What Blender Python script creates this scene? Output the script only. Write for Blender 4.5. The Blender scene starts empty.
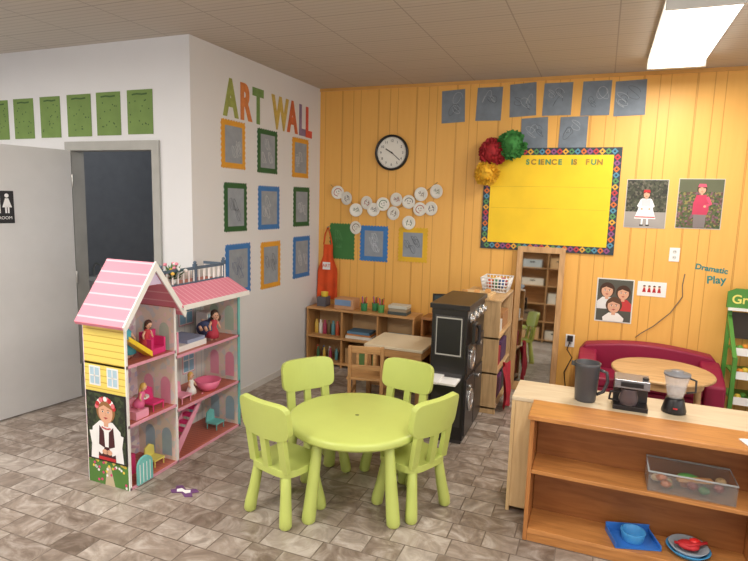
import bpy, bmesh, math, random
from mathutils import Vector, Matrix
random.seed(7)
S=bpy.context.scene
try:
    S.view_settings.view_transform='Standard'
except Exception: pass
# ---------------------------------------------------------------- materials
def lin(c):
    o=[]
    for v in c:
        v=v/255.
        o.append(v/12.92 if v<=.04045 else ((v+.055)/1.055)**2.4)
    return (*o,1)
MC={}
def M(rgb,rough=.55,metal=0,noise=.06,scale=8,bump=0,alpha=1,trans=0,name=None,emit=0,coat=0):
    key=(tuple(rgb),rough,metal,noise,scale,bump,alpha,trans,emit,coat)
    if key in MC: return MC[key]
    m=bpy.data.materials.new(name or "mat_%d_%d_%d"%tuple(rgb)); m.use_nodes=True
    nt=m.node_tree; b=nt.nodes["Principled BSDF"]
    c=lin(rgb); b.inputs["Roughness"].default_value=rough; b.inputs["Metallic"].default_value=metal
    tc=nt.nodes.new("ShaderNodeTexCoord"); n=nt.nodes.new("ShaderNodeTexNoise"); n.inputs["Scale"].default_value=scale; n.inputs["Detail"].default_value=3
    nt.links.new(tc.outputs["Object"],n.inputs["Vector"])
    r=nt.nodes.new("ShaderNodeValToRGB"); r.color_ramp.elements[0].position=.3; r.color_ramp.elements[1].position=.7
    r.color_ramp.elements[0].color=(*[v*(1-noise) for v in c[:3]],1); r.color_ramp.elements[1].color=(*[min(1,v*(1+noise)) for v in c[:3]],1)
    nt.links.new(n.outputs["Fac"],r.inputs["Fac"]); nt.links.new(r.outputs["Color"],b.inputs["Base Color"])
    if bump:
        bp=nt.nodes.new("ShaderNodeBump"); bp.inputs["Strength"].default_value=bump; bp.inputs["Distance"].default_value=.01
        nt.links.new(n.outputs["Fac"],bp.inputs["Height"]); nt.links.new(bp.outputs["Normal"],b.inputs["Normal"])
    b.inputs["Alpha"].default_value=alpha
    if trans: b.inputs["Transmission Weight"].default_value=trans
    if coat: b.inputs["Coat Weight"].default_value=coat
    if emit:
        b.inputs["Emission Color"].default_value=c; b.inputs["Emission Strength"].default_value=emit
    MC[key]=m; return m
def newmat(name):
    m=bpy.data.materials.new(name); m.use_nodes=True; nt=m.node_tree
    return m,nt,nt.nodes["Principled BSDF"]
def N(nt,t,**k):
    n=nt.nodes.new(t)
    for a,v in k.items():
        if a in n.inputs.keys(): n.inputs[a].default_value=v
        else: setattr(n,a,v)
    return n
def math_(nt,op,a,b=None):
    n=nt.nodes.new("ShaderNodeMath"); n.operation=op
    for i,v in enumerate((a,b)):
        if v is None: continue
        if isinstance(v,(int,float)): n.inputs[i].default_value=v
        else: nt.links.new(v,n.inputs[i])
    return n.outputs[0]
def mixc(nt,fac,a,b,mode='MIX'):
    n=nt.nodes.new("ShaderNodeMix"); n.data_type='RGBA'; n.blend_type=mode
    for s,v in ((0,fac),(6,a),(7,b)):
        if isinstance(v,(int,float,tuple)): n.inputs[s].default_value=v
        else: nt.links.new(v,n.inputs[s])
    return n.outputs[2]
def wood(rgb,axis='X',name="wood",rough=.45,dark=.72):
    key=("wood",tuple(rgb),axis)
    if key in MC: return MC[key]
    m,nt,b=newmat(name); tc=N(nt,"ShaderNodeTexCoord"); mp=N(nt,"ShaderNodeMapping")
    sc={'X':(1.5,14,14),'Y':(14,1.5,14),'Z':(14,14,1.5)}[axis]; mp.inputs["Scale"].default_value=sc
    n=N(nt,"ShaderNodeTexNoise",Scale=2.2,Detail=5.,Distortion=1.2)
    nt.links.new(tc.outputs["Object"],mp.inputs[0]); nt.links.new(mp.outputs[0],n.inputs["Vector"])
    c=lin(rgb); r=N(nt,"ShaderNodeValToRGB"); r.color_ramp.elements[0].position=.3; r.color_ramp.elements[1].position=.65
    r.color_ramp.elements[0].color=(c[0]*dark,c[1]*dark*.92,c[2]*dark*.85,1); r.color_ramp.elements[1].color=c
    nt.links.new(n.outputs["Fac"],r.inputs[0]); nt.links.new(r.outputs[0],b.inputs["Base Color"]); b.inputs["Roughness"].default_value=rough
    MC[key]=m; return m
def mat_floor():
    m,nt,b=newmat("stone_vinyl"); tc=N(nt,"ShaderNodeTexCoord")
    def bricks(w,h,c1,c2,mo,off,loc):
        q=N(nt,"ShaderNodeMapping");q.inputs["Location"].default_value=loc;nt.links.new(tc.outputs["Object"],q.inputs[0])
        br=N(nt,"ShaderNodeTexBrick"); br.inputs["Scale"].default_value=1; br.inputs["Brick Width"].default_value=w; br.inputs["Row Height"].default_value=h
        br.inputs["Mortar Size"].default_value=.004; br.inputs["Mortar Smooth"].default_value=.3; br.offset=off; br.squash=.6; br.squash_frequency=2
        br.inputs["Color1"].default_value=(*[c1]*3,1); br.inputs["Color2"].default_value=(*[c2]*3,1); br.inputs["Mortar"].default_value=(*[mo]*3,1)
        nt.links.new(q.outputs[0],br.inputs["Vector"]); return br
    b1=bricks(.30,.15,1.,.0,.0,.5,(0,0,0))
    tone=N(nt,"ShaderNodeValToRGB"); e=tone.color_ramp.elements; e[0].position=0; e[0].color=lin((112,97,85)); e[1].position=1; e[1].color=lin((184,175,166)); k=e.new(.5); k.color=lin((150,136,124))
    nt.links.new(b1.outputs["Color"],tone.inputs[0])
    n=N(nt,"ShaderNodeTexNoise",Scale=5.5,Detail=6.,Roughness=.62,Distortion=2.0)
    ad=N(nt,"ShaderNodeVectorMath");ad.operation='MULTIPLY_ADD';nt.links.new(b1.outputs["Color"],ad.inputs[0]);ad.inputs[1].default_value=(9,7,5);nt.links.new(tc.outputs["Object"],ad.inputs[2])
    nt.links.new(ad.outputs[0],n.inputs["Vector"])
    r=N(nt,"ShaderNodeValToRGB"); e=r.color_ramp.elements; e[0].position=.34; e[0].color=lin((90,77,68)); e[1].position=.70; e[1].color=lin((206,199,193))
    k=e.new(.5); k.color=lin((144,131,121)); nt.links.new(n.outputs["Fac"],r.inputs[0])
    c=mixc(nt,.5,tone.outputs[0],r.outputs[0])
    c=mixc(nt,math_(nt,'MULTIPLY',b1.outputs["Fac"],.55),c,lin((84,73,64)))
    nt.links.new(c,b.inputs["Base Color"]); b.inputs["Roughness"].default_value=.36
    bp=N(nt,"ShaderNodeBump"); bp.inputs["Strength"].default_value=.12; bp.inputs["Distance"].default_value=.004
    nt.links.new(n.outputs["Fac"],bp.inputs["Height"]); nt.links.new(bp.outputs[0],b.inputs["Normal"])
    return m
def mat_panel():
    m,nt,b=newmat("yellow_wood_panelling"); tc=N(nt,"ShaderNodeTexCoord"); sp=N(nt,"ShaderNodeSeparateXYZ"); nt.links.new(tc.outputs["Object"],sp.inputs[0])
    def groove(period,ph,w):
        f=math_(nt,'FRACT',math_(nt,'ADD',math_(nt,'MULTIPLY',sp.outputs[0],1/period),ph)); 
        return math_(nt,'LESS_THAN',f,w)
    g=math_(nt,'MAXIMUM',groove(.406,.1,.018),math_(nt,'MAXIMUM',groove(.406,.42,.018),groove(.203,.79,.03)))
    n=N(nt,"ShaderNodeTexNoise",Scale=3.,Detail=4.); mp=N(nt,"ShaderNodeMapping"); mp.inputs["Scale"].default_value=(9,9,.8)
    nt.links.new(tc.outputs["Object"],mp.inputs[0]); nt.links.new(mp.outputs[0],n.inputs["Vector"])
    c=mixc(nt,n.outputs["Fac"],lin((232,174,86)),lin((242,187,97)))
    c=mixc(nt,math_(nt,'MULTIPLY',g,.5),c,lin((176,112,40)))
    nt.links.new(c,b.inputs["Base Color"]); b.inputs["Roughness"].default_value=.5
    bp=N(nt,"ShaderNodeBump",invert=True); bp.inputs["Strength"].default_value=.6; bp.inputs["Distance"].default_value=.005
    nt.links.new(g,bp.inputs["Height"]); nt.links.new(bp.outputs[0],b.inputs["Normal"]); return m
def mat_ceiling():
    m,nt,b=newmat("ceiling_tile"); tc=N(nt,"ShaderNodeTexCoord"); sp=N(nt,"ShaderNodeSeparateXYZ"); nt.links.new(tc.outputs["Object"],sp.inputs[0])
    gy=math_(nt,'LESS_THAN',math_(nt,'FRACT',math_(nt,'MULTIPLY',sp.outputs[1],1/.305)),.028)
    gx=math_(nt,'LESS_THAN',math_(nt,'FRACT',math_(nt,'MULTIPLY',sp.outputs[0],1/.61)),.014)
    fine=math_(nt,'MULTIPLY',math_(nt,'LESS_THAN',math_(nt,'FRACT',math_(nt,'MULTIPLY',sp.outputs[1],1/.0508)),.25),.4)
    g=math_(nt,'MAXIMUM',math_(nt,'MAXIMUM',gx,gy),fine)
    c=mixc(nt,math_(nt,'MULTIPLY',g,.5),lin((192,184,175)),lin((118,110,102)))
    nt.links.new(c,b.inputs["Base Color"]); b.inputs["Roughness"].default_value=.8; return m
def mat_lines(rgb,line,period,w,axis=2,name="siding"):
    m,nt,b=newmat(name); tc=N(nt,"ShaderNodeTexCoord"); sp=N(nt,"ShaderNodeSeparateXYZ"); nt.links.new(tc.outputs["Object"],sp.inputs[0])
    g=math_(nt,'LESS_THAN',math_(nt,'FRACT',math_(nt,'MULTIPLY',sp.outputs[axis],1/period)),w)
    nt.links.new(mixc(nt,g,lin(rgb),lin(line)),b.inputs["Base Color"]); b.inputs["Roughness"].default_value=.45; return m
def mat_spot(bg,cols,scale,name="print",th=.5):
    m,nt,b=newmat(name); tc=N(nt,"ShaderNodeTexCoord"); v=N(nt,"ShaderNodeTexVoronoi",Scale=scale); nt.links.new(tc.outputs["Object"],v.inputs["Vector"])
    r=N(nt,"ShaderNodeValToRGB"); r.color_ramp.interpolation='CONSTANT'; e=r.color_ramp.elements
    allc=[bg]+cols; e[0].color=lin(allc[0]); e[1].position=.999; e[1].color=lin(allc[-1])
    for i,cc in enumerate(allc[1:],1): k=e.new(th+(1-th)*(i-1)/len(cols)) ; k.color=lin(cc)
    sp=N(nt,"ShaderNodeSeparateColor"); nt.links.new(v.outputs["Color"],sp.inputs[0]); nt.links.new(sp.outputs[0],r.inputs[0])
    nt.links.new(r.outputs[0],b.inputs["Base Color"]); b.inputs["Roughness"].default_value=.5; return m
# ---------------------------------------------------------------- mesh builder
class B:
    def __init__(s,name,loc=(0,0,0),rz=0,bevel=0,segs=2):
        s.name=name;s.loc=loc;s.rz=rz;s.bevel=bevel;s.segs=segs;s.V=[];s.F=[];s.mi=[];s.sm=[];s.mats=[]
    def mesh(s,vs,fs,mat,smooth=False,T=None):
        if mat not in s.mats: s.mats.append(mat)
        k=s.mats.index(mat);o=len(s.V)
        for v in vs:
            v=Vector(v); s.V.append(T@v if T is not None else v)
        for f in fs: s.F.append([i+o for i in f]); s.mi.append(k); s.sm.append(smooth)
    def box(s,x0,x1,y0,y1,z0,z1,mat,T=None):
        v=[(x,y,z) for z in (z0,z1) for y in (y0,y1) for x in (x0,x1)]
        s.mesh(v,[(0,2,3,1),(4,5,7,6),(0,1,5,4),(2,6,7,3),(0,4,6,2),(1,3,7,5)],mat,False,T)
    def cyl(s,p0,p1,r0,r1,mat,n=20,smooth=True,T=None):
        p0=Vector(p0);p1=Vector(p1);d=(p1-p0).normalized();a=d.orthogonal().normalized();b=d.cross(a)
        v=[];
        for p,r in ((p0,r0),(p1,r1)):
            for i in range(n):
                t=2*math.pi*i/n; v.append(p+(a*math.cos(t)+b*math.sin(t))*r)
        s.mesh(v,[(i,(i+1)%n,n+(i+1)%n,n+i) for i in range(n)],mat,smooth,T)
        s.mesh(v[:n],[tuple(reversed(range(n)))],mat,False,T); s.mesh(v[n:],[tuple(range(n))],mat,False,T)
    def lathe(s,c,prof,mat,n=32,T=None,smooth=True,cap=True):
        v=[(c[0]+r*math.cos(2*math.pi*i/n),c[1]+r*math.sin(2*math.pi*i/n),c[2]+z) for r,z in prof for i in range(n)]
        f=[(k*n+i,k*n+(i+1)%n,(k+1)*n+(i+1)%n,(k+1)*n+i) for k in range(len(prof)-1) for i in range(n)]
        if cap and prof[0][0]>1e-5: f.append(tuple(reversed(range(n))))
        if cap and prof[-1][0]>1e-5: f.append(tuple((len(prof)-1)*n+i for i in range(n)))
        s.mesh(v,f,mat,smooth,T)
    def ell(s,c,r,mat,n=16,T=None,wob=0,seed=0):
        rr=random.Random(seed); v=[];m=n//2
        for j in range(m+1):
            ph=math.pi*j/m
            for i in range(n):
                t=2*math.pi*i/n;w=1+wob*(rr.random()-.5)
                v.append((c[0]+r[0]*w*math.sin(ph)*math.cos(t),c[1]+r[1]*w*math.sin(ph)*math.sin(t),c[2]-r[2]*w*math.cos(ph)))
        s.mesh(v,[(j*n+i,j*n+(i+1)%n,(j+1)*n+(i+1)%n,(j+1)*n+i) for j in range(m) for i in range(n)],mat,wob==0,T)
    def prism(s,pts,t0,t1,mat,plane='xy',T=None):
        f={'xy':lambda a,b,t:(a,b,t),'xz':lambda a,b,t:(a,t,b),'yz':lambda a,b,t:(t,a,b)}[plane]
        n=len(pts);v=[f(a,b,t0) for a,b in pts]+[f(a,b,t1) for a,b in pts]
        s.mesh(v,[tuple(reversed(range(n))),tuple(range(n,2*n))]+[(i,(i+1)%n,n+(i+1)%n,n+i) for i in range(n)],mat,False,T)
    def tube(s,pts,r,mat,n=8,T=None):
        pts=[Vector(p) for p in pts];v=[];k=len(pts);a=None
        for i,p in enumerate(pts):
            d=(pts[min(i+1,k-1)]-pts[max(i-1,0)]).normalized()
            if a is None: a=d.orthogonal().normalized()
            a=(a-d*a.dot(d)).normalized();b=d.cross(a)
            rr=r[i] if isinstance(r,(list,tuple)) else r
            for j in range(n):
                t=2*math.pi*j/n;v.append(p+(a*math.cos(t)+b*math.sin(t))*rr)
        s.mesh(v,[(i*n+j,i*n+(j+1)%n,(i+1)*n+(j+1)%n,(i+1)*n+j) for i in range(k-1) for j in range(n)]+[tuple(reversed(range(n))),tuple((k-1)*n+j for j in range(n))],mat,True,T)
    def shield(s,W,z0,z1,y,th,bend,mat,T=None,p=5,n=20):
        v=[];zc=(z0+z1)/2;h=(z1-z0)/2
        for i in range(n+1):
            u=-math.cos(math.pi*i/n)*.999;hh=h*(1-abs(u)**p)**(1/p);yy=y+bend*u*u
            v+=[(u*W,yy-th/2,zc-hh),(u*W,yy-th/2,zc+hh),(u*W,yy+th/2,zc+hh),(u*W,yy+th/2,zc-hh)]
        f=[(4*i+j,4*i+(j+1)%4,4*i+4+(j+1)%4,4*i+4+j) for i in range(n) for j in range(4)]+[(3,2,1,0),(4*n,4*n+1,4*n+2,4*n+3)]
        s.mesh(v,f,mat,False,T)
    def flat(s,T,pts,lay,mat): 
        s.mesh([(a,b,lay*.0012) for a,b in pts],[tuple(range(len(pts)))],mat,False,T)
    def frect(s,T,a0,a1,b0,b1,lay,mat): s.flat(T,[(a0,b0),(a1,b0),(a1,b1),(a0,b1)],lay,mat)
    def disc(s,T,c,rx,ry,lay,mat,n=24): s.flat(T,[(c[0]+rx*math.cos(2*math.pi*i/n),c[1]+ry*math.sin(2*math.pi*i/n)) for i in range(n)],lay,mat)
    def line(s,T,pts,w,lay,mat):
        v=[];k=len(pts)
        for i,(a,b) in enumerate(pts):
            p,q=pts[max(i-1,0)],pts[min(i+1,k-1)];dx,dy=q[0]-p[0],q[1]-p[1];l=math.hypot(dx,dy) or 1
            v+=[(a-dy/l*w/2,b+dx/l*w/2,lay*.0012),(a+dy/l*w/2,b-dx/l*w/2,lay*.0012)]
        s.mesh(v,[(2*i+1,2*i+3,2*i+2,2*i) for i in range(k-1)],mat,False,T)
    def text(s,T,txt,size,mat,ext=.003,align='LEFT',bold=0):
        cu=bpy.data.curves.new("t","FONT");cu.body=txt;cu.size=size;cu.extrude=ext;cu.align_x=align;cu.offset=bold
        o=bpy.data.objects.new("t",cu);bpy.context.collection.objects.link(o);bpy.context.view_layer.update()
        me=bpy.data.meshes.new_from_object(o);s.mesh([v.co[:] for v in me.vertices],[tuple(p.vertices) for p in me.polygons],mat,False,T)
        bpy.data.objects.remove(o)
    def done(s):
        me=bpy.data.meshes.new(s.name);me.from_pydata([v[:] for v in s.V],[],s.F)
        for m in s.mats: me.materials.append(m)
        me.polygons.foreach_set("material_index",s.mi);me.polygons.foreach_set("use_smooth",s.sm)
        me.validate();me.update()
        o=bpy.data.objects.new(s.name,me);bpy.context.collection.objects.link(o);o.location=s.loc;o.rotation_euler[2]=s.rz
        if s.bevel:
            bm=bmesh.new();bm.from_mesh(me);bmesh.ops.remove_doubles(bm,verts=bm.verts,dist=1e-5);bm.to_mesh(me);bm.free()
            md=o.modifiers.new("b","BEVEL");md.width=s.bevel;md.segments=s.segs;md.limit_method='ANGLE';md.angle_limit=math.radians(40);md.harden_normals=False
        return o
def TY(x,z,y=5.4698):   # frame on yellow wall, facing -Y
    return Matrix(((1,0,0,x),(0,0,-1,y),(0,1,0,z),(0,0,0,1)))
def TX(y,z,x=-2.8584):  # frame on white wall, facing +X
    return Matrix(((0,0,1,x),(1,0,0,y),(0,1,0,z),(0,0,0,1)))
XW,YW,YD,ZC=-2.8584,5.4698,3.4214,2.9033
# ---------------------------------------------------------------- shell
white=M((220,221,224),.6,noise=.02,scale=2,bump=.02,name="white_paint")
def simple(name,*a,mat=white):
    b=B(name)
    for q in a: b.box(*q,mat)
    return b.done()
simple("floor",(-5.7,3.1,-2.6,5.6,-.1,0),mat=mat_floor())
simple("ceiling",(-5.7,3.1,-2.6,5.6,ZC,ZC+.1),mat=mat_ceiling())
simple("wall_yellow",(XW-.1,3.1,YW,YW+.1,0,ZC),mat=mat_panel())
simple("wall_art",(XW-.1,XW,YD+.1,YW,0,ZC))
simple("wall_door",(-5.6,-4.08,YD,YD+.1,0,ZC),(-3.20,XW,YD,YD+.1,0,ZC),(-4.08,-3.20,YD,YD+.1,2.1,ZC))
simple("wall_left",(-5.7,-5.6,-2.6,YD+.1,0,ZC))
simple("wall_right",(3.0,3.1,-2.6,YW,0,.9),(3.0,3.1,-2.6,YW,2.5,ZC),(3.0,3.1,-2.6,-1.8,.9,2.5),(3.0,3.1,3.6,YW,.9,2.5))
simple("wall_back",(-5.6,3.0,-2.6,-2.5,0,.9),(-5.6,3.0,-2.6,-2.5,2.6,ZC),(-5.6,-5.0,-2.6,-2.5,.9,2.6),(-2.3,-.2,-2.6,-2.5,.9,2.6),(2.5,3.0,-2.6,-2.5,.9,2.6))
tm=M((176,174,168),.5)
w=B("window_1")
for (x0,x1) in ((-5.0,-2.3),(-.2,2.5)):
    for xx in (x0,(x0+x1)/2,x1-.05): w.box(xx,xx+.05,-2.58,-2.52,.9,2.6,tm)
    w.box(x0,x1,-2.58,-2.52,.9,.95,tm); w.box(x0,x1,-2.58,-2.52,2.55,2.6,tm)
w.done()
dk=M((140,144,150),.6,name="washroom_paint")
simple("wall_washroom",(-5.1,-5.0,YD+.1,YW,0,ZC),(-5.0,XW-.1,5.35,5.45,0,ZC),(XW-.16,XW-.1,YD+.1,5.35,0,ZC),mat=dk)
simple("trim_door_frame",(-4.13,-4.06,YD-.02,YD+.1,0,2.16),(-3.22,-3.15,YD-.02,YD+.1,0,2.16),(-4.06,-3.22,YD-.02,YD+.1,2.09,2.16),mat=M((166,166,162),.5))
simple("baseboard_art",(XW,XW+.008,YD,YW,0,.06),mat=M((205,203,200),.5))
simple("trim_yellow_top",(XW,3.0,YW-.015,YW,ZC-.03,ZC),mat=M((214,160,84),.5))
d=B("door_1",(-4.07,YD-.03,0),math.radians(-98),bevel=.003)
dm=M((212,212,212),.45,noise=.02); mt=M((190,190,186),.3,metal=.9)
d.box(0,.86,-.02,.02,.01,2.09,dm)
for z in (.25,1.05,1.85): d.cyl((-.005,.022,z-.05),(-.005,.022,z+.05),.009,.009,mt)
for sg in (1,-1):
    d.cyl((.8,0,1.0),(.8,sg*.06,1.0),.012,.012,mt); d.cyl((.8,sg*.06,1.0),(.69,sg*.06,1.0),.01,.009,mt); d.cyl((.8,sg*.02,1.0),(.8,sg*.028,1.0),.03,.03,mt)
d.done()
bk=M((28,28,32),.4); wh=M((240,240,240),.5,noise=.01)
sg=B("restroom_sign",(-4.07,YD-.03,0),math.radians(-98))
sg.box(.465,.665,.0205,.025,1.51,1.75,bk); Tn=Matrix(((-1,0,0,.565),(0,0,1,.0255),(0,1,0,1.64),(0,0,0,1)))
for cx,sk in ((-.05,0),(.05,1)):
    sg.disc(Tn,(cx,.075),.015,.015,1,wh)
    if sk: sg.flat(Tn,[(cx-.012,.055),(cx+.012,.055),(cx+.034,-.012),(cx-.034,-.012)],1,wh)
    else: sg.frect(Tn,cx-.024,cx+.024,.0,.056,1,wh)
    sg.frect(Tn,cx-.015,cx-.003,-.055,.0,1,wh);sg.frect(Tn,cx+.003,cx+.015,-.055,.0,1,wh)
sg.frect(Tn,-.003,.003,-.055,.085,1,wh); sg.text(Tn@Matrix.Translation((0,-.1,.001)),"RESTROOM",.032,wh,.0003,'CENTER'); sg.done()
sk=B("wall_sink",(-4.99,4.35,0),bevel=.01)
cer=M((232,232,230),.2)
sk.box(0,.42,-.25,.25,.74,.78,cer);sk.box(0,.42,-.25,-.22,.78,.88,cer);sk.box(0,.42,.22,.25,.78,.88,cer);sk.box(.39,.42,-.22,.22,.78,.88,cer);sk.box(0,.1,-.22,.22,.78,.88,cer)
sk.tube([(.05,0,.88),(.05,0,.98),(.09,0,1.02),(.15,0,1.0),(.16,0,.96)],.012,mt); sk.cyl((.2,0,.74),(.2,0,.45),.03,.03,mt); sk.done()
sd=B("soap_dispenser",(-4.999,4.10,1.14),bevel=.008);sd.box(0,.1,-.05,.05,0,.16,cer);sd.box(.02,.09,-.03,.03,-.03,0,M((150,50,46),.4));sd.done()
wl=bpy.data.lights.new("washroom_fill","POINT");wl.energy=12;wl.shadow_soft_size=.15;wl.color=(.94,.97,1)  # added fill light, no real fitting: brightens the dark washroom
wo=bpy.data.objects.new("washroom_fill",wl);wo.location=(-3.7,4.5,2.6);bpy.context.collection.objects.link(wo)
# ---------------------------------------------------------------- white wall art
gp=M((146,154,164),.7,noise=.08,scale=14)
COL={'y':M((218,156,50),.6),'g':M((40,92,50),.6),'b':M((56,118,184),.6)}
rows=[(3.77,4.10,1.98,2.37,'y'),(4.28,4.61,1.97,2.36,'g'),(4.88,5.21,1.96,2.35,'y'),(3.80,4.12,1.46,1.87,'g'),(4.29,4.65,1.46,1.86,'b'),(4.91,5.24,1.47,1.87,'g'),(3.81,4.17,.92,1.36,'b'),(4.33,4.67,.91,1.35,'y'),(4.91,5.26,.94,1.37,'b')]
inks=[M((90,98,108),.7),M((196,202,208),.7),M((100,108,140),.7)]
def scribble(b,T,w,h,ink,n,lay=4,rng=random):
    for k in range(n):
        cx,cy=rng.uniform(-.25,.25)*w,rng.uniform(-.25,.25)*h;pts=[];ph=rng.random()*6
        for i in range(26):
            t=i*.45; pts.append((max(-w*.45,min(w*.45,cx+w*.16*math.sin(t*1.0+ph)+w*.008*i*math.cos(ph))),max(-h*.45,min(h*.45,cy+h*.17*math.cos(t*1.3+ph)))))
        b.line(T,pts,.003,lay,ink)
def scallop(w,h,n=9,a=.006):
    pts=[]
    for (x0,y0,x1,y1) in ((-w,-h,w,-h),(w,-h,w,h),(w,h,-w,h),(-w,h,-w,-h)):
        for i in range(n*4):
            t=i/(n*4);q=a*math.sin(t*n*2*math.pi);dx=1 if y0==y1 else 0
            pts.append((x0+(x1-x0)*t+(0 if dx else q),y0+(y1-y0)*t+(q if dx else 0)))
    return pts
for (y0,y1,z0,z1,c) in rows:
    b=B("framed_artwork");T=TX((y0+y1)/2,(z0+z1)/2);w_,h_=(y1-y0)/2,(z1-z0)/2
    b.prism(scallop(w_-.005,h_-.005),0.0005,.006,COL[c],T=T); b.frect(T,-w_+.048,w_-.048,-h_+.048,h_-.048,6,gp)
    scribble(b,T,2*w_-.11,2*h_-.11,random.choice(inks),3,7); b.done()
b=B("art_wall_letters")
for ch,y,c,zz in (("A",3.82,(150,160,84),0),("R",4.03,(206,126,70),.0),("T",4.22,(110,144,84),-.005),("W",4.53,(196,170,86),-.01),("A",4.80,(196,100,60),-.01),("L",5.01,(136,116,150),-.015),("L",5.145,(206,80,66),-.02)):
    b.text(TX(y,2.41+zz)@Matrix.Diagonal((.66,1,1,1)),ch,.39,M(c,.6,noise=.15,scale=20),.004,bold=.018)
b.done()
# ---------------------------------------------------------------- yellow wall decor
for nm,(x0,x1,z0,z1),c in (("green_paper_artwork",(-2.72,-2.43,1.12,1.50),(60,120,60)),("framed_artwork",(-2.36,-2.05,1.12,1.49),(58,122,190)),("framed_artwork",(-1.93,-1.62,1.14,1.49),(226,180,40))):
    b=B(nm);T=TY((x0+x1)/2,(z0+z1)/2);w_,h_=(x1-x0)/2,(z1-z0)/2
    b.prism(scallop(w_,h_),.0005,.006,M(c,.6),T=T)
    if nm!="green_paper_artwork": b.frect(T,-w_+.05,w_-.05,-h_+.05,h_-.05,6,gp); scribble(b,T,2*w_-.1,2*h_-.1,M((200,206,214),.7) if c[0]<100 else inks[0],4,7)
    else: scribble(b,T,2*w_-.06,2*h_-.06,M((90,150,90),.6),3,7)
    b.done()
gray=M((120,131,143),.75,noise=.12,scale=12)
def gp_sheet(x0,x1,z0,z1,k):
    b=B("gray_paper_drawing");r=random.Random(k);T=TY((x0+x1)/2,(z0+z1)/2)@Matrix.Rotation(r.uniform(-.04,.04),4,'Z')
    w_,h_=(x1-x0)/2,(z1-z0)/2;b.prism([(-w_,-h_),(w_,-h_*.97),(w_*.97,h_),(-w_,h_*.96)],.001,.004,gray,T=T)
    for q in range(4):
        cx,cy=r.uniform(-.5,.5)*w_,r.uniform(-.5,.5)*h_;rr=r.uniform(.02,.05);a=r.uniform(1,2.2);bb=r.uniform(.6,1.6)
        b.line(T,[(cx+rr*math.cos(t*.4*bb)+.002*t*math.cos(a),cy+rr*1.2*math.sin(t*.4)) for t in range(17)],.004,4.2,M([(88,98,108),(160,168,176)][q%2],.7))
    b.done()
for i,q in enumerate([(-1.53,-1.30,2.52,2.83),(-1.19,-.95,2.53,2.84),(-.88,-.64,2.56,2.86),(-.58,-.33,2.56,2.85),(-.25,-.01,2.55,2.85),(.02,.27,2.54,2.84),(-.76,-.52,2.27,2.55),(-.42,-.18,2.27,2.55)]): gp_sheet(*q,i)
for i,(x0,x1) in enumerate([(-5.02,-4.80),(-4.73,-4.49),(-4.41,-4.18),(-4.10,-3.84),(-3.78,-3.53),(-3.46,-3.21)]):
    b=B("green_paper_drawing");zt=2.514+ .004*i;T=TY((x0+x1)/2,zt-.16,YD);w_=(x1-x0)/2
    b.prism([(-w_,-.165),(w_,-.165),(w_,.165),(-w_,.165)],.001,.004,M((112,140,74),.75,noise=.08,scale=10),T=T)
    r=random.Random(i)
    for q in range(14): b.disc(T,(r.uniform(-.8,.8)*w_,r.uniform(-.12,.1)),.006,.006,4.2,M((60,84,44),.7),8)
    b.line(T,[(-w_*.6,.13),(-w_*.2,.135),(w_*.2,.13),(w_*.6,.134)],.012,4.2,M((60,90,44),.7)); b.done()
# clock
b=B("wall_clock",(-2.03,YW,2.24));R90=Matrix.Rotation(math.radians(90),4,'X')
b.lathe((0,0,0),[(.165,0),(.17,0),(.178,.01),(.178,.035),(.165,.04),(.155,.03),(.155,.016)],M((26,24,24),.3),48,T=R90,cap=False)
Tc=Matrix(((1,0,0,0),(0,0,-1,-.0200),(0,1,0,0),(0,0,0,1)));bk2=M((20,20,20),.5)
b.disc(Tc,(0,0),.157,.157,0,M((236,234,226),.5,noise=.01),48)
for i in range(12):
    a=math.pi/2-i*math.pi/6; b.text(Tc@Matrix.Translation((.118*math.cos(a),.118*math.sin(a)-.012,.001)),str(i or 12),.036,bk2,.0004,'CENTER')
for i in range(60):
    a=i*math.pi/30;b.line(Tc,[(.143*math.cos(a),.143*math.sin(a)),(.152*math.cos(a),.152*math.sin(a))],.002,.8,bk2)
for a,l,w_ in ((math.radians(150),.075,.011),(math.radians(-40),.115,.007)): b.line(Tc,[(-.02*math.cos(a),-.02*math.sin(a)),(l*math.cos(a),l*math.sin(a))],w_,2,bk2)
b.disc(Tc,(0,0),.009,.009,3,bk2);b.done()
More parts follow.
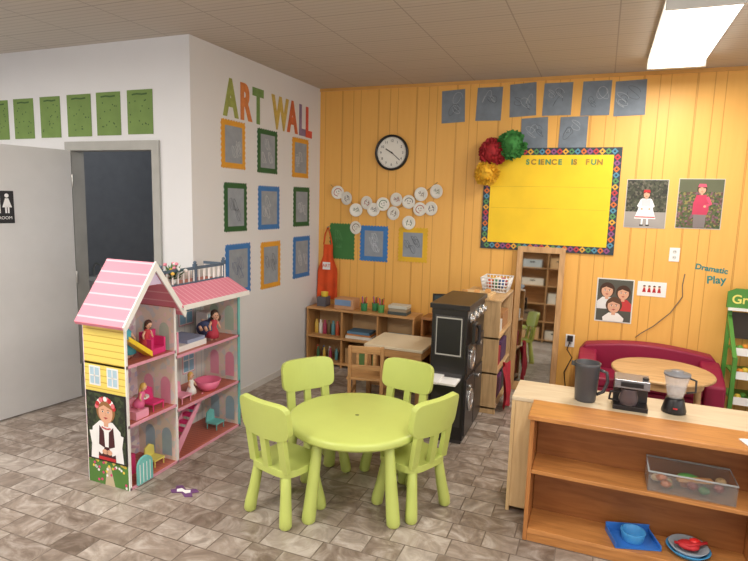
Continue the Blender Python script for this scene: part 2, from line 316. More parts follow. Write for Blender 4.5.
# garland of paper plates
b=B("paper_plate_garland");pl=M((232,230,222),.6,noise=.03)
pp=[(-2.63,1.83),(-2.52,1.77),(-2.41,1.65),(-2.41,1.465),(-2.29,1.73),(-2.21,1.66),(-2.11,1.72),(-1.99,1.63),(-1.96,1.77),(-1.83,1.75),(-1.82,1.54),(-1.70,1.83),(-1.71,1.68),(-1.59,1.69),(-1.54,1.86)]
ink=[M((170,60,50),.6),M((60,60,70),.6),M((70,110,70),.6),M((120,90,60),.6)]
for i,(x,z) in enumerate(pp):
    r=random.Random(i)
    T=TY(x,z,YW-.012-.004*(i%3))@Matrix.Rotation(r.uniform(-.25,.25),4,'Y')@Matrix.Rotation(r.uniform(-.6,.6),4,'Z')
    b.lathe((0,0,0),[(0,0),(.045,.0),(.07,.010),(.068,.012),(.045,.003),(0,.003)],pl,28,T=T)
    T2=T@Matrix.Translation((0,0,.0035)); k=ink[i%4]
    if i%3==0: b.line(T2,[(.040*math.cos(t*.4)*(1+.1*math.sin(t)),.040*math.sin(t*.4)) for t in range(r.choice((9,12)))],.007,.4,k)
    elif i%3==1:
        for q in (-1,1): b.line(T2,[(q*.012,.03),(q*.03,.0),(q*.018,-.03)],.006,.4,k)
    else: b.line(T2,[(-.03,.01),(-.01,.03),(.01,-.02),(.03,.02),(.02,-.03)],.006,.4,k)
    b.disc(T2,(-.014,.008),.005,.006,.5,ink[1],10);b.disc(T2,(.014,.008),.005,.006,.5,ink[1],10);b.line(T2,[(-.014,-.012),(0,-.019),(.014,-.012)],.004,.5,k)
b.tube([(-2.72,YW-.006,1.91),(-2.63,YW-.006,1.84),(-2.52,YW-.006,1.76),(-2.40,YW-.006,1.68),(-2.2,YW-.006,1.69),(-2.0,YW-.006,1.66),(-1.83,YW-.006,1.74),(-1.68,YW-.006,1.84),(-1.54,YW-.006,1.95)],.003,M((150,120,80),.7),6)
b.done()
# bulletin board
b=B("bulletin_board");T=TY(-.48,1.80,YW-.002);w_,h_=.60,.475
b.prism([(-w_,-h_),(w_,-h_),(w_,h_),(-w_,h_)],.0,.012,M((46,60,70),.6),T=T)
b.frect(T,-w_+.065,w_-.065,-h_+.065,h_-.065,11,M((244,204,36),.6,noise=.06,scale=4,bump=.2,name="yellow_backing_paper"))
bc=[M(c,.6) for c in ((190,60,66),(220,166,60),(86,140,86),(80,140,166),(210,112,50),(140,76,130))]
def border(x0,y0,x1,y1,n,k):
    for i in range(n):
        t=(i+.5)/n;x=x0+(x1-x0)*t;y=y0+(y1-y0)*t;q=.03
        b.flat(T,[(x-q,y),(x,y-q),(x+q,y),(x,y+q)],11+ .5*(i%2),bc[(i+k)%6]); b.disc(T,(x,y),.009,.009,12.6,M((30,40,60),.6),8)
border(-w_+.035,h_-.035,w_-.035,h_-.035,22,0);border(-w_+.035,-h_+.035,w_-.035,-h_+.035,22,2);border(-w_+.035,-h_+.06,-w_+.035,h_-.06,16,1);border(w_-.035,-h_+.06,w_-.035,h_-.06,16,3)
x=-.20
for i,ch in enumerate("SCIENCE IS FUN"):
    if ch!=" ": b.text(T@Matrix.Translation((x,h_-.15,.015)),ch,.066,[M((96,150,96),.6),M((170,130,50),.6)][i%2],.002,'CENTER',bold=.003)
    x+=.026 if ch=="I" else .052
for zz in (.12,-.08): b.line(T,[(-w_+.08,zz),(0,zz+.004),(w_-.08,zz)],.003,11.6,M((210,172,26),.6))
b.done()
def pom(x,z,r,c,k):
    b=B("tissue_paper_pompom",(x,YW-.012-r*.74,z));rr=random.Random(k);m=M(c,.8,noise=.25,scale=30)
    b.ell((0,0,0),(r*.7,r*.72,r*.7),m,14)
    for i in range(150):
        v=Vector((rr.gauss(0,1),rr.gauss(0,1),rr.gauss(0,1))).normalized()
        if v.y>.6: continue
        a=v.orthogonal().normalized();a.rotate(Matrix.Rotation(rr.random()*6,3,v));c2=v.cross(a);L=r*rr.uniform(.85,1.02);q=r*.26
        vs=[v*r*.5,v*L*.9+a*q,v*L+a*q*.5+c2*q*.3,v*L*.93-c2*q*.2,v*L-a*q*.5+c2*q*.2,v*L*.9-a*q]
        vs=[Vector((p.x,min(p.y*.75,.7*r),p.z)) for p in vs]; b.mesh(vs,[(0,1,2,3),(0,3,4,5)],m)
    b.done()
pom(-.99,2.23,.14,(160,34,40),1);pom(-1.04,2.04,.13,(222,172,40),2);pom(-.82,2.29,.145,(56,124,56),3)
# ---- people pictures
skin=M((222,170,140),.6,noise=.03);blk=M((34,28,28),.6);red=M((190,40,46),.6);hairb=M((70,44,30),.6);lip=M((176,70,66),.6)
def face(b,T,cx,cy,r,lay,hair,hat=None,wreath=False):
    b.flat(T,[(cx+r*1.22*math.cos(t*.2618),cy+r*.15+r*1.35*math.sin(t*.2618)*(1 if t<12 else .9)) for t in range(24)],lay,hair)
    b.frect(T,cx-r*.28,cx+r*.28,cy-r*1.45,cy-r*.6,lay+.3,skin)
    b.disc(T,(cx,cy),r*.92,r*1.12,lay+.6,skin)
    b.flat(T,[(cx-r*.95,cy+r*.35),(cx-r*.2,cy+r*.75),(cx+r*.95,cy+r*.35),(cx+r*.7,cy+r*1.15),(cx,cy+r*1.4),(cx-r*.7,cy+r*1.15)],lay+.8,hair)
    for s_ in (-1,1):
        b.disc(T,(cx+s_*r*.36,cy+r*.08),r*.15,r*.09,lay+.9,wh,12);b.disc(T,(cx+s_*r*.36,cy+r*.08),r*.08,r*.09,lay+1.1,blk,10)
        b.line(T,[(cx+s_*r*.2,cy+r*.3),(cx+s_*r*.52,cy+r*.28)],r*.07,lay+1.1,hair)
    b.line(T,[(cx,cy),(cx+r*.09,cy-r*.28),(cx-r*.05,cy-r*.3)],r*.06,lay+1.1,M((196,140,112),.6))
    b.flat(T,[(cx-r*.3,cy-r*.52),(cx,cy-r*.46),(cx+r*.3,cy-r*.52),(cx,cy-r*.7)],lay+1.1,lip)
    if hat: b.flat(T,[(cx-r*1.1,cy+r*.75),(cx+r*1.1,cy+r*.75),(cx+r*.85,cy+r*1.65),(cx-r*.85,cy+r*1.65)],lay+1.2,hat)
    if wreath:
        for i in range(11):
            a=math.radians(15+15*i);b.disc(T,(cx+r*1.15*math.cos(a),cy+r*.25+r*1.15*math.sin(a)),r*.26,r*.26,lay+1.2+.1*(i%2),[red,M((226,120,130),.6),wh][i%3],10)
leaf=mat_spot((58,60,46),[(74,78,60),(96,92,78),(44,44,36)],60,"foliage_print",.3)
meadow=mat_spot((84,96,58),[(130,90,104),(140,128,76),(60,80,44),(100,74,66)],70,"meadow_print",.35)
b=B("portrait_photo");T=TY(.345,1.79);b.prism([(-.165,-.21),(.165,-.21),(.165,.21),(-.165,.21)],.001,.004,M((200,200,196),.4),T=T)
b.frect(T,-.16,.16,-.205,.205,4.2,leaf);b.frect(T,-.16,.16,-.205,-.07,4.5,M((160,154,150),.6))
b.flat(T,[(-.035,.045),(.035,.045),(.06,-.05),(.085,-.13),(-.085,-.13),(-.06,-.05)],5,wh)
b.frect(T,-.035,.035,-.02,.04,5.3,M((206,206,212),.6));b.frect(T,-.078,.078,-.12,-.11,5.4,red)
for s_ in (-1,1):
    b.line(T,[(s_*.033,.038),(s_*.06,-.02),(s_*.03,-.045)],.02,5.2,wh);b.disc(T,(s_*.03,-.045),.009,.009,5.5,skin,10);b.line(T,[(s_*.02,-.13),(s_*.022,-.18)],.014,5,wh);b.frect(T,s_*.024-.014,s_*.024+.014,-.192,-.18,5.1,blk)
face(b,T,0,.078,.026,5.4,hairb,red);b.done()
b=B("portrait_photo");T=TY(.755,1.80);b.prism([(-.17,-.21),(.17,-.21),(.17,.21),(-.17,.21)],.001,.004,M((200,200,196),.4),T=T)
b.frect(T,-.165,.165,-.205,.205,4.2,meadow);b.frect(T,-.165,.165,.1,.205,4.4,M((96,100,76),.6))
b.flat(T,[(-.03,.075),(.045,.075),(.07,-.04),(.06,-.09),(-.05,-.09),(-.05,0)],5,M((196,60,92),.6));b.flat(T,[(-.04,-.09),(.055,-.09),(.05,-.2),(-.035,-.2)],5.1,M((130,120,120),.6))
b.line(T,[(.05,.06),(.08,.0),(.04,-.02)],.026,5.2,M((216,80,112),.6));b.disc(T,(.038,-.02),.01,.01,5.5,skin,10);face(b,T,.008,.118,.03,5.4,hairb,M((216,90,116),.6));b.done()
b=B("portrait_photo");T=TY(.16,.915);b.prism([(-.155,-.20),(.155,-.20),(.155,.20),(-.155,.20)],.001,.004,M((225,225,220),.4),T=T)
b.frect(T,-.145,.145,-.19,.19,4.2,M((84,84,76),.6))
for cx,cy,r,cl,h in ((-.065,.085,.052,(230,230,230),hairb),(.07,.07,.05,(200,60,60),hairb),(.0,-.05,.056,(240,236,230),M((96,64,44),.6))):
    k=4.6+(.1-cy)*25
    b.flat(T,[(cx-r*.7,cy-r*1.1),(cx+r*.7,cy-r*1.1),(min(.144,cx+r*1.6),cy-r*1.9),(min(.144,cx+r*1.5),max(-.19,cy-r*3.2)),(max(-.144,cx-r*1.5),max(-.19,cy-r*3.2)),(max(-.144,cx-r*1.6),cy-r*1.9)],k,M(cl,.6));face(b,T,cx,cy,r,k+.2,h)
b.done()
b=B("greeting_card");T=TY(.455,1.045);b.prism([(-.115,-.065),(.115,-.065),(.115,.065),(-.115,.065)],.001,.004,wh,T=T)
for i in range(4):
    x=-.06+.04*i;b.disc(T,(x,.018),.010,.011,4.4,skin,12);b.flat(T,[(x-.007,.008),(x+.007,.008),(x+.015,-.03),(x-.015,-.03)],4.3,red);b.disc(T,(x,.026),.011,.006,4.6,hairb,12)
b.done()
def outlet(x,z):
    b=B("power_outlet",bevel=.002);T=TY(x,z);b.prism([(-.04,-.06),(.04,-.06),(.04,.06),(-.04,.06)],.0,.006,wh,T=T)
    for q in (-.025,.025):
        b.disc(T,(0,q),.017,.017,5.4,M((215,215,210),.4));b.frect(T,-.008,-.005,q-.004,q+.008,6.2,blk);b.frect(T,.005,.008,q-.004,q+.008,6.2,blk)
    b.done()
outlet(.605,1.36);outlet(-.19,.50)
b=B("wall_lettering");tl=M((34,130,130),.5)
b.text(TY(.77,1.25)@Matrix.Rotation(-.12,4,'Z'),"Dramatic",.066,tl,.002,bold=.002);b.text(TY(.87,1.13)@Matrix.Rotation(.08,4,'Z'),"Play",.09,tl,.002,bold=.002);b.done()
b=B("power_cable");g=M((110,100,92),.5)
b.tube([(.70,YW-.01,1.20),(.69,YW-.01,1.10),(.70,YW-.012,1.0),(.62,YW-.012,.85),(.5,YW-.012,.72),(.40,YW-.015,.64),(.36,YW-.02,.60)],.0035,g,6)
b.tube([(-.19,YW-.02,.49),(-.21,YW-.03,.42),(-.16,YW-.04,.35),(-.22,YW-.04,.2),(-.2,YW-.03,.06)],.005,blk,6);b.box(-.215,-.165,YW-.045,YW-.0065,.50,.55,blk);b.done()
# apron
b=B("hanging_apron");om=M((216,80,30),.8,noise=.12,scale=9,bump=.3)
v=[];nx,nz=14,16
for j in range(nz+1):
    t=j/nz;z=1.27-t*.60;hw=.055+.02*t if t<.22 else min(.12,.06+.25*(t-.22))
    for i in range(nx+1):
        u=i/nx*2-1;v.append((-2.725+u*hw,YW-.035-.018*math.sin(u*7+t*2)*t,z))
fs=[(j*(nx+1)+i,j*(nx+1)+i+1,(j+1)*(nx+1)+i+1,(j+1)*(nx+1)+i) for j in range(nz) for i in range(nx)]
b.mesh(v,fs,om,True);b.mesh([(x,y+.004,z) for x,y,z in v],[tuple(reversed(f)) for f in fs],om,True)
b.tube([(-2.78,YW-.03,1.27),(-2.77,YW-.02,1.38),(-2.74,YW-.015,1.46),(-2.71,YW-.02,1.38),(-2.68,YW-.03,1.27)],.008,om,6)
b.cyl((-2.74,YW,1.46),(-2.74,YW-.03,1.455),.008,.006,mt)
b.prism([(-.045,-.03),(.045,-.03),(.045,.05),(-.045,.05)],.0,.003,wh,T=TY(-2.73,1.03,YW-.058));b.text(TY(-2.73,1.025,YW-.062),"ART",.05,om,.0005,'CENTER');b.done()
# ---------------------------------------------------------------- ceiling light
def fixture(x,y0,y1,lit=True):
    b=B("fluorescent_ceiling_light",bevel=.004);wm=M((225,225,220),.4)
    b.box(x-.2,x+.2,y0,y1,ZC-.03,ZC,wm);b.box(x-.2,x+.2,y0,y0+.02,ZC-.09,ZC-.03,wm);b.box(x-.2,x+.2,y1-.03,y1,ZC-.09,ZC-.03,wm)
    lens=M((255,250,240),.4,noise=0,emit=4,name="lit_diffuser")
    b.prism([(x-.19,ZC-.03),(x+.19,ZC-.03),(x+.17,ZC-.085),(x-.17,ZC-.085)],y0+.02,y1-.03,lens,plane='xz');b.done()
    l=bpy.data.lights.new("fluorescent_lamp","AREA");l.shape='RECTANGLE';l.size=.32;l.size_y=y1-y0-.1;l.energy=29*(y1-y0);l.color=(1,.94,.85)
    o=bpy.data.objects.new("fluorescent_lamp",l);o.location=(x,(y0+y1)/2,ZC-.095);bpy.context.collection.objects.link(o)
fixture(.43,3.55,5.0);fixture(.40,0.0,2.0);fixture(-2.2,-.4,1.6);fixture(-4.4,.0,2.0)
# ---------------------------------------------------------------- lime table and chairs
lime=M((190,202,108),.38,noise=.02,name="lime_plastic")
def leg(b,x,y,dx,dy,h,r0,r1):
    b.tube([(x+dx,y+dy,0.001),(x+dx,y+dy,.012),(x+dx*.9,y+dy*.9,.05),(x+dx*.5,y+dy*.5,h*.5),(x,y,h)],[r0*.8,r0,r0,(r0+r1)/2,r1],lime,18)
TCX,TCY=-1.25,2.91
b=B("kids_round_table",(TCX,TCY,0),bevel=.002)
b.lathe((0,0,0),[(0,.44),(.375,.44),(.395,.445),(.408,.458),(.408,.480),(.40,.491),(.384,.495),(0,.495)],lime,64)
b.lathe((0,0,0),[(0,.496),(.012,.496),(.012,.4965)],M((110,120,60),.5),16,cap=False)
for a in (-106,-35,68,140):
    a=math.radians(a);leg(b,.335*math.cos(a),.335*math.sin(a),.065*math.cos(a),.065*math.sin(a),.445,.038,.028)
b.done()
def chair(x,y,face_ang):
    b=B("kids_chair",(x,y,0),math.radians(face_ang-90),bevel=.010,segs=3)
    n=28;pts=[]
    for i in range(n):
        t=2*math.pi*i/n;c,s_=math.cos(t),math.sin(t);pts.append((.165*math.copysign(abs(c)**.55,c),.15*math.copysign(abs(s_)**.55,s_)+.01))
    b.prism(pts,.275,.315,lime)
    for sx in (-1,1):
        for sy in (-1,1): leg(b,sx*.11,sy*.10+.005,sx*.035,sy*.035,.285,.034,.027)
    Tb=Matrix.Translation((0,-.125,.30))@Matrix.Rotation(math.radians(9),4,'X')@Matrix.Translation((0,0,-.30))
    b.shield(.185,.49,.70,.0,.036,.03,lime,T=Tb)
    for xx,w_ in ((-.125,.026),(0,.022),(.125,.026)):
        b.box(xx-w_,xx+w_,-.014+.03*(xx/.18)**2,.014+.03*(xx/.18)**2,.30,.52,lime,T=Tb)
    b.done()
chair(-1.545,2.585,74);chair(-.905,2.94,156);chair(-1.62,3.11,-36);chair(-1.15,3.32,-100)
b=B("paper_cutout");pv=M((110,70,120),.7)
b.prism([(.0,.02),(.05,.05),(.09,.03),(.06,0),(.09,-.03),(.05,-.05),(0,-.02),(-.05,-.045),(-.08,-.02),(-.06,0),(-.08,.03),(-.05,.05)],.001,.004,pv,T=Matrix.Translation((-2.19,2.50,0)))
b.prism([(.0,.01),(.03,.025),(.05,.0),(.03,-.02),(0,-.01),(-.03,-.025),(-.05,0),(-.03,.02)],.0045,.005,wh,T=Matrix.Translation((-2.19,2.50,0)));b.done()
# ---------------------------------------------------------------- dollhouse
X0,X1=-2.80,-2.48
b=B("dollhouse")
sid=mat_lines((236,214,108),(204,170,66),.04,.14,2,"yellow_siding");pnk=mat_lines((228,136,158),(244,188,202),.045,.14,1,"pink_shingle")
wht=M((240,238,236),.45,noise=.02);teal=M((120,196,194),.5);wf=mat_lines((190,108,90),(146,76,64),.03,.1,1,"doll_floor");lav=mat_spot((236,216,222),[(224,188,208),(212,204,228),(246,238,236)],30,"doll_wallpaper",.5)
lt=mat_lines((214,216,212),(190,198,200),.06,.15,1,"doll_wallpaper_stripe");hot=M((222,60,126),.4);navy=M((84,104,124),.5);crm=mat_spot((236,224,208),[(242,222,218),(220,222,220)],26,"doll_side_print",.5)
pkt=M((222,156,176),.5);lpk=M((240,166,192),.4)
yl,ym,yr=2.37,2.78,3.47
b.box(X0,X1,yl,yl+.012,.0,1.02,sid);b.box(X1-.002,X1+.006,yl-.002,yl+.014,0,1.02,wht)
b.box(X0,X1,ym-.006,ym+.006,0,1.04,crm);b.box(X0,X1,yr-.012,yr,0,1.05,crm);b.box(X1-.002,X1+.006,ym-.008,ym+.008,0,1.04,wht);b.box(X1-.002,X1+.006,yr-.02,yr+.004,0,1.05,teal)
b.box(X0-.006,X0,yl,ym,.0,1.02,lav);b.box(X0-.006,X0,ym,yr,0,1.05,lt);b.prism([(yl-.02,1.02),(ym+.02,1.02),((yl+ym)/2,1.31)],X0-.006,X0,M((200,184,214),.5),plane='yz')
for z in (.012,.40,.76): b.box(X0,X1,yl,ym,z-.012,z,wf);b.box(X1-.002,X1+.006,yl,ym,z-.014,z+.004,pkt)
for z in (.012,.36,.72,1.05): b.box(X0,X1,ym,yr,z-.012,z,wf);b.box(X1-.002,X1+.006,ym,yr,z-.014,z+.004,pkt)
yc=(yl+ym)/2;th=.018
for s_ in (-1,1):
    e=(yc+s_*.245,.99);r=(yc,1.325)
    b.prism([e,r,(r[0],r[1]+th*1.6),(e[0]+s_*.01,e[1]+th)],X0-.01,X1+.045,pnk,plane='yz')
    b.prism([(e[0],e[1]-.012),(r[0],r[1]-.02),(r[0],r[1]+th*1.6+.008),(e[0]+s_*.014,e[1]+th+.004)],X1+.045,X1+.056,wht,plane='yz')
b.prism([(yc-.06,1.22),(yc+.06,1.22),(yc+.01,1.29),(yc-.01,1.29)],X1+.03,X1+.04,M((214,196,226),.5),plane='yz')
b.prism([(X1-.12,1.15),(X1+.07,1.055),(X1+.07,1.042),(X1-.12,1.13)],ym+.01,yr+.03,pnk,plane='xz');b.box(X1+.066,X1+.074,ym+.01,yr+.03,1.03,1.062,wht)
b.box(X0,X1-.12,ym+.01,yr,1.13,1.145,wf);b.box(X0,X0+.01,ym+.01,yr,1.05,1.2,lt);b.box(X0,X1-.12,yr-.012,yr,1.05,1.145,teal)
for k in range(13):
    y=ym+.03+k*(yr-ym-.05)/12;b.cyl((X1-.13,y,1.145),(X1-.13,y,1.245),.006,.006,wht,8)
for k in range(5): b.cyl((X0+.02+k*.045,yr-.01,1.145),(X0+.02+k*.045,yr-.01,1.25),.006,.006,wht,8)
b.box(X1-.137,X1-.123,ym+.02,yr,1.242,1.262,navy);b.box(X1-.137,X1-.123,ym+.02,yr,1.145,1.16,navy);b.box(X0+.01,X1-.13,yr-.017,yr-.003,1.242,1.262,navy)
for y in (ym+.03,ym+.36,yr-.01): b.box(X1-.142,X1-.118,y-.012,y+.012,1.14,1.28,navy);b.ell((X1-.13,y,1.29),(.013,.013,.013),navy,8)
for (y,z,w_,h_) in ((2.57,.56,.12,.16),(2.58,.18,.12,.18),(2.57,.93,.12,.14),(3.0,.53,.14,.18),(3.28,.53,.12,.18),(2.95,.90,.16,.18),(3.26,.9,.14,.18),(3.1,.18,.12,.22),(3.32,.18,.1,.18)):
    T=TX(y,z,X0);b.frect(T,-w_/2-.01,w_/2+.01,-h_/2-.01,h_/2+.01,.6,pkt);b.frect(T,-w_/2,w_/2,-h_/2,h_/2,1,M((140,186,212),.3));
    for q in (-w_/2,0,w_/2): b.line(T,[(q,-h_/2),(q,h_/2)],.008,2,wht)
    for q in (-h_/2,0,h_/2): b.line(T,[(-w_/2,q),(w_/2,q)],.008,2,wht)
for z in (.12,.47,.83):
    for yy in (yr-.0125,ym-.0065):
        T=TY(X0+.17,z,yy)
        for q in (-.07,.07):
            b.flat(T,[(q-.04,-.08),(q+.04,-.08),(q+.04,.06)]+[(q+.04*math.cos(i*math.pi/8),.06+.05*math.sin(i*math.pi/8)) for i in range(1,8)]+[(q-.04,.06)],.5,[M((170,200,216),.4),lpk,M((190,214,196),.4)][int(z*3)%3])
T=TY(X0+.16,.68,yl)
for q in (-.08,.06):
    b.frect(T,q-.045,q+.045,-.06,.06,1,wht);b.frect(T,q-.035,q+.035,-.05,.05,2,M((176,206,222),.3));b.line(T,[(q,-.05),(q,.05)],.008,3,wht);b.line(T,[(q-.035,0),(q+.035,0)],.008,3,wht)
T=TY(X0+.16,.0,yl);gr=M((84,130,58),.6)
b.flat(T,[(-.16,.0),(.16,.0),(.16,.15)]+[(.16-.02*i,.15+.02*math.sin(i*1.9)) for i in range(1,16)]+[(-.16,.15)],1,gr)
for i in range(26): 
    r=random.Random(i);b.disc(T,(r.uniform(-.15,.15),r.uniform(.01,.15)),.009,.009,2,[wht,hot,M((240,210,80),.5)][i%3],8)
b.flat(T,[(-.03,0),(.05,0),(.02,.12),(-.01,.12)],1.6,M((196,180,150),.6))
b.prism([(2.42,0.012)]+[(2.48+.06*math.cos(math.pi-i*math.pi/8),.12+.06*math.sin(math.pi-i*math.pi/8)) for i in range(9)]+[(2.54,.012)],X1+.006,X1+.02,teal,plane='yz')
for q in range(4): b.box(X1+.02,X1+.022,2.433+.027*q,2.437+.027*q,.02,.14,wht)
for i in range(8): b.box(X1-.14,X1-.06,ym+.04+i*.035,ym+.075+i*.035,.012+i*.042,.03+i*.043,hot)
for xx in (X1-.15,X1-.06): b.prism([(ym+.03,.012),(ym+.07,.012),(ym+.33,.33),(ym+.33,.37),(ym+.03,.06)],xx,xx+.008,lpk,plane='yz')
def dchair(x,y,z,s_,m):
    b.box(x-.04*s_,x+.04*s_,y-.04*s_,y+.04*s_,z+.035*s_,z+.045*s_,m)
    b.prism([(y-.04*s_,z+.04*s_),(y+.04*s_,z+.04*s_),(y+.035*s_,z+.1*s_),(y,z+.12*s_),(y-.035*s_,z+.1*s_)],x-.045*s_,x-.037*s_,m,plane='yz')
    for a in (-1,1):
        for c in (-1,1): b.cyl((x+a*.035*s_,y+c*.035*s_,z),(x+a*.035*s_,y+c*.035*s_,z+.036*s_),.004,.004,m,8)
dchair(-2.56,2.66,.40,1.2,hot);dchair(-2.56,2.92,.36,1.2,lpk);dchair(-2.6,3.33,.012,1.2,teal);dchair(-2.58,2.68,.012,1.1,M((236,224,120),.4))
ylw=M((246,210,60),.4)
b.prism([(2.42,.90),(2.60,.765),(2.60,.775),(2.42,.91)],-2.56,-2.50,ylw,plane='yz')
for xx in (-2.562,-2.498): b.prism([(2.42,.90),(2.60,.765),(2.60,.80),(2.42,.93)],xx,xx+.004,ylw,plane='yz')
b.cyl((-2.53,2.425,.76),(-2.53,2.425,.905),.006,.006,ylw,8)
b.box(-2.62,-2.52,2.62,2.74,.762,.80,hot);b.box(-2.62,-2.60,2.62,2.74,.80,.90,hot);b.box(-2.60,-2.52,2.62,2.635,.80,.86,hot);b.box(-2.60,-2.52,2.725,2.74,.80,.86,hot)
b.lathe((-2.56,3.20,.36),[(0,0),(.05,0),(.07,.02),(.095,.075),(.088,.075),(.065,.025),(0,.012)],M((236,120,156),.35),24)
b.box(-2.74,-2.52,2.86,3.14,.722,.76,wht);b.box(-2.74,-2.52,2.845,2.86,.722,.86,lpk);b.box(-2.735,-2.525,2.95,3.13,.76,.785,M((150,160,190),.6))
b.box(-2.74,-2.64,3.3,3.4,.722,.9,wht);b.box(-2.64,-2.635,3.31,3.39,.8,.89,M((180,210,220),.3))
b.box(-2.70,-2.60,2.44,2.54,.012,.14,hot);b.lathe((-2.6,2.60,.40),[(0,0),(.03,0),(.006,.01),(.006,.08),(.05,.085),(.05,.095),(0,.095)],wht,20)
b.box(-2.62,-2.50,2.46,2.56,.402,.45,lpk);b.box(-2.62,-2.60,2.46,2.56,.45,.50,lpk)
b.done()
def doll(name,x,y,z,rz,dress,hair,lie=0,h=.2):
    b=B(name,(x,y,z),rz);k=h/.2;T=Matrix.Rotation(lie,4,'X')@Matrix.Scale(k,4);dm=M(dress,.7);hm=M(hair,.7);sk_=M((226,178,150),.5)
    b.lathe((0,0,0),[(0,.02),(.04,.02),(.035,.05),(.018,.085),(.022,.115),(.012,.128),(0,.13)],dm,16,T=T)
    for s_ in (-1,1):
        b.tube([(s_*.012,0,.03),(s_*.013,.0,.015),(s_*.013,.02,.006)],[.010,.008,.007],sk_,8,T=T)
        b.tube([(s_*.018,0,.118),(s_*.032,.006,.095),(s_*.034,.022,.075)],[.008,.007,.005],sk_,8,T=T)
    b.cyl((0,0,.125),(0,0,.14),.006,.006,sk_,8,T=T);b.ell((0,0,.16),(.02,.021,.024),sk_,14,T=T);b.ell((0,-.006,.166),(.024,.022,.025),hm,14,T=T)
    b.ell((0,-.016,.14),(.018,.01,.035),hm,10,T=T)
    for s_ in (-1,1): b.ell((s_*.008,.0205,.162),(.003,.002,.003),blk,6,T=T)
    b.ell((0,.0205,.15),(.005,.002,.002),lip,6,T=T);b.done()
doll("toy_doll",-2.62,2.52,.762,-1.3,(80,176,196),(180,60,56),0,.28)
doll("toy_doll",-2.60,2.64,.80,-1.7,(200,60,70),(80,50,40),-.3,.2)
doll("toy_doll",-2.57,3.16,.80,3.4,(70,80,120),(90,60,40),1.35,.30)
doll("toy_doll",-2.55,3.24,.725,-1.9,(190,60,80),(60,40,30),-.2,.24)
doll("toy_doll",-2.56,3.02,.37,-1.6,(240,240,240),(210,170,90),0,.18)
doll("toy_doll",-2.55,2.52,.45,-1.2,(230,110,160),(210,170,90),-.3,.18)
b=B("flower_pots",(-2.68,2.86,1.146))
for k,(x,y) in enumerate(((0,0),(.03,.11))):
    b.lathe((x,y,0),[(0,0),(.022,0),(.03,.045),(.026,.045),(.0,.04)],[teal,wht][k],16)
    r=random.Random(k+4)
    for i in range(60):
        a=r.random()*6.28;e=r.uniform(.3,1.4);L=r.uniform(.06,.13);p=Vector((math.cos(a)*math.cos(e),math.sin(a)*math.cos(e),math.sin(e)))*L+Vector((x,y,.04));s_=p.cross(Vector((0,0,1))).normalized()*.014
        o=Vector((x,y,.04));b.mesh([o,o+(p-o)*.6+s_,p,o+(p-o)*.6-s_],[(0,1,2,3)],M((70,120,60),.6))
        if i%4==0:b.ell(p,(.014,.014,.012),[M((240,150,170),.6),wht,M((240,200,90),.6)][i//4%3],8)
b.done()
b=B("portrait_poster");T=TY(-2.635,.37,2.366)
b.prism([(-.155,-.215),(.155,-.215),(.155,.215),(-.155,.215)],.0005,.004,blk,T=T);b.frect(T,-.147,.147,-.205,.205,4,mat_spot((40,52,34),[(60,74,46),(30,36,26)],50,"dark_foliage_print",.4))
b.flat(T,[(-.05,.04),(.05,.04),(.11,-.01),(.13,-.205),(-.13,-.205),(-.11,-.01)],5,wh)
b.flat(T,[(-.055,.01),(-.015,-.03),(.015,-.03),(.055,.01),(.07,-.205),(-.07,-.205)],5.6,M((70,26,30),.6));b.flat(T,[(-.02,-.02),(.02,-.02),(.014,-.12),(-.014,-.12)],6,wh)
for i in range(6): b.disc(T,(-.03+.012*i,.0-.006*math.sin(i*.6)),.006,.006,6.4,red,8)
b.frect(T,-.068,.068,-.205,-.185,6.1,red)
b.line(T,[(-.11,-.03),(-.095,-.12),(-.03,-.15)],.05,6.2,wh);b.line(T,[(.11,-.03),(.095,-.12),(.03,-.15)],.05,6.2,wh);b.disc(T,(-.015,-.152),.022,.016,6.6,skin);b.disc(T,(.02,-.152),.022,.016,6.6,skin)
face(b,T,0,.095,.060,6,M((150,104,60),.6),wreath=True);b.done()
# ---------------------------------------------------------------- low bookshelf
lw=wood((204,158,104),'X',"birch");lwz=wood((196,148,94),'Z',"birch_v")
b=B("low_bookshelf",(-2.235,5.31,0),bevel=.003);W=.60
for x in (-W,-.2,.2,W-.02): b.box(x,x+.02,-.14,.13,.0,.60,lwz)
for z in (.03,.30,.60): b.box(-W,W,-.145,.13,z,z+.02,lw)
b.box(-W,W,.13,.14,0,.62,M((196,160,116),.6));b.done()
def clutter(name,loc,items):
    b=B(name,loc,bevel=.001)
    for it in items:
        k=it[0]
        if k=='b': _,x,y,z,sx,sy,sz,c=it;b.box(x,x+sx,y,y+sy,z,z+sz,M(c,.55))
        if k=='c': _,x,y,z,r,h,c=it;b.lathe((x,y,z),[(0,0),(r*.9,0),(r,h),(r*.9,h),(r*.82,.01),(0,.01)],M(c,.4),18)
        if k=='j': _,x,y,z,r,h,c=it;b.lathe((x,y,z),[(0,0),(r,0),(r,h*.72),(r*.6,h*.8),(r*.6,h),(0,h)],M(c,.35),16)
        if k=='p':
            _,x,y,z,r,h,c=it;b.lathe((x,y,z),[(0,0),(r*.9,0),(r,h),(r*.9,h),(r*.82,.01),(0,.01)],M(c,.4),18)
            for i in range(7):
                a=i*.9;cc=[(220,60,50),(60,140,90),(240,200,60),(50,90,180),(230,130,40),(150,70,150),(30,30,30)][i]
                b.cyl((x+r*.3*math.cos(a),y+r*.3*math.sin(a),z+.012),(x+r*.8*math.cos(a),y+r*.8*math.sin(a),z+h*1.8),.005,.005,M(cc,.4),6)
    b.done()
it=[]
P=[(200,90,60),(70,120,80),(60,90,140),(220,184,80),(226,222,214),(170,60,90),(110,90,60),(90,150,160)]
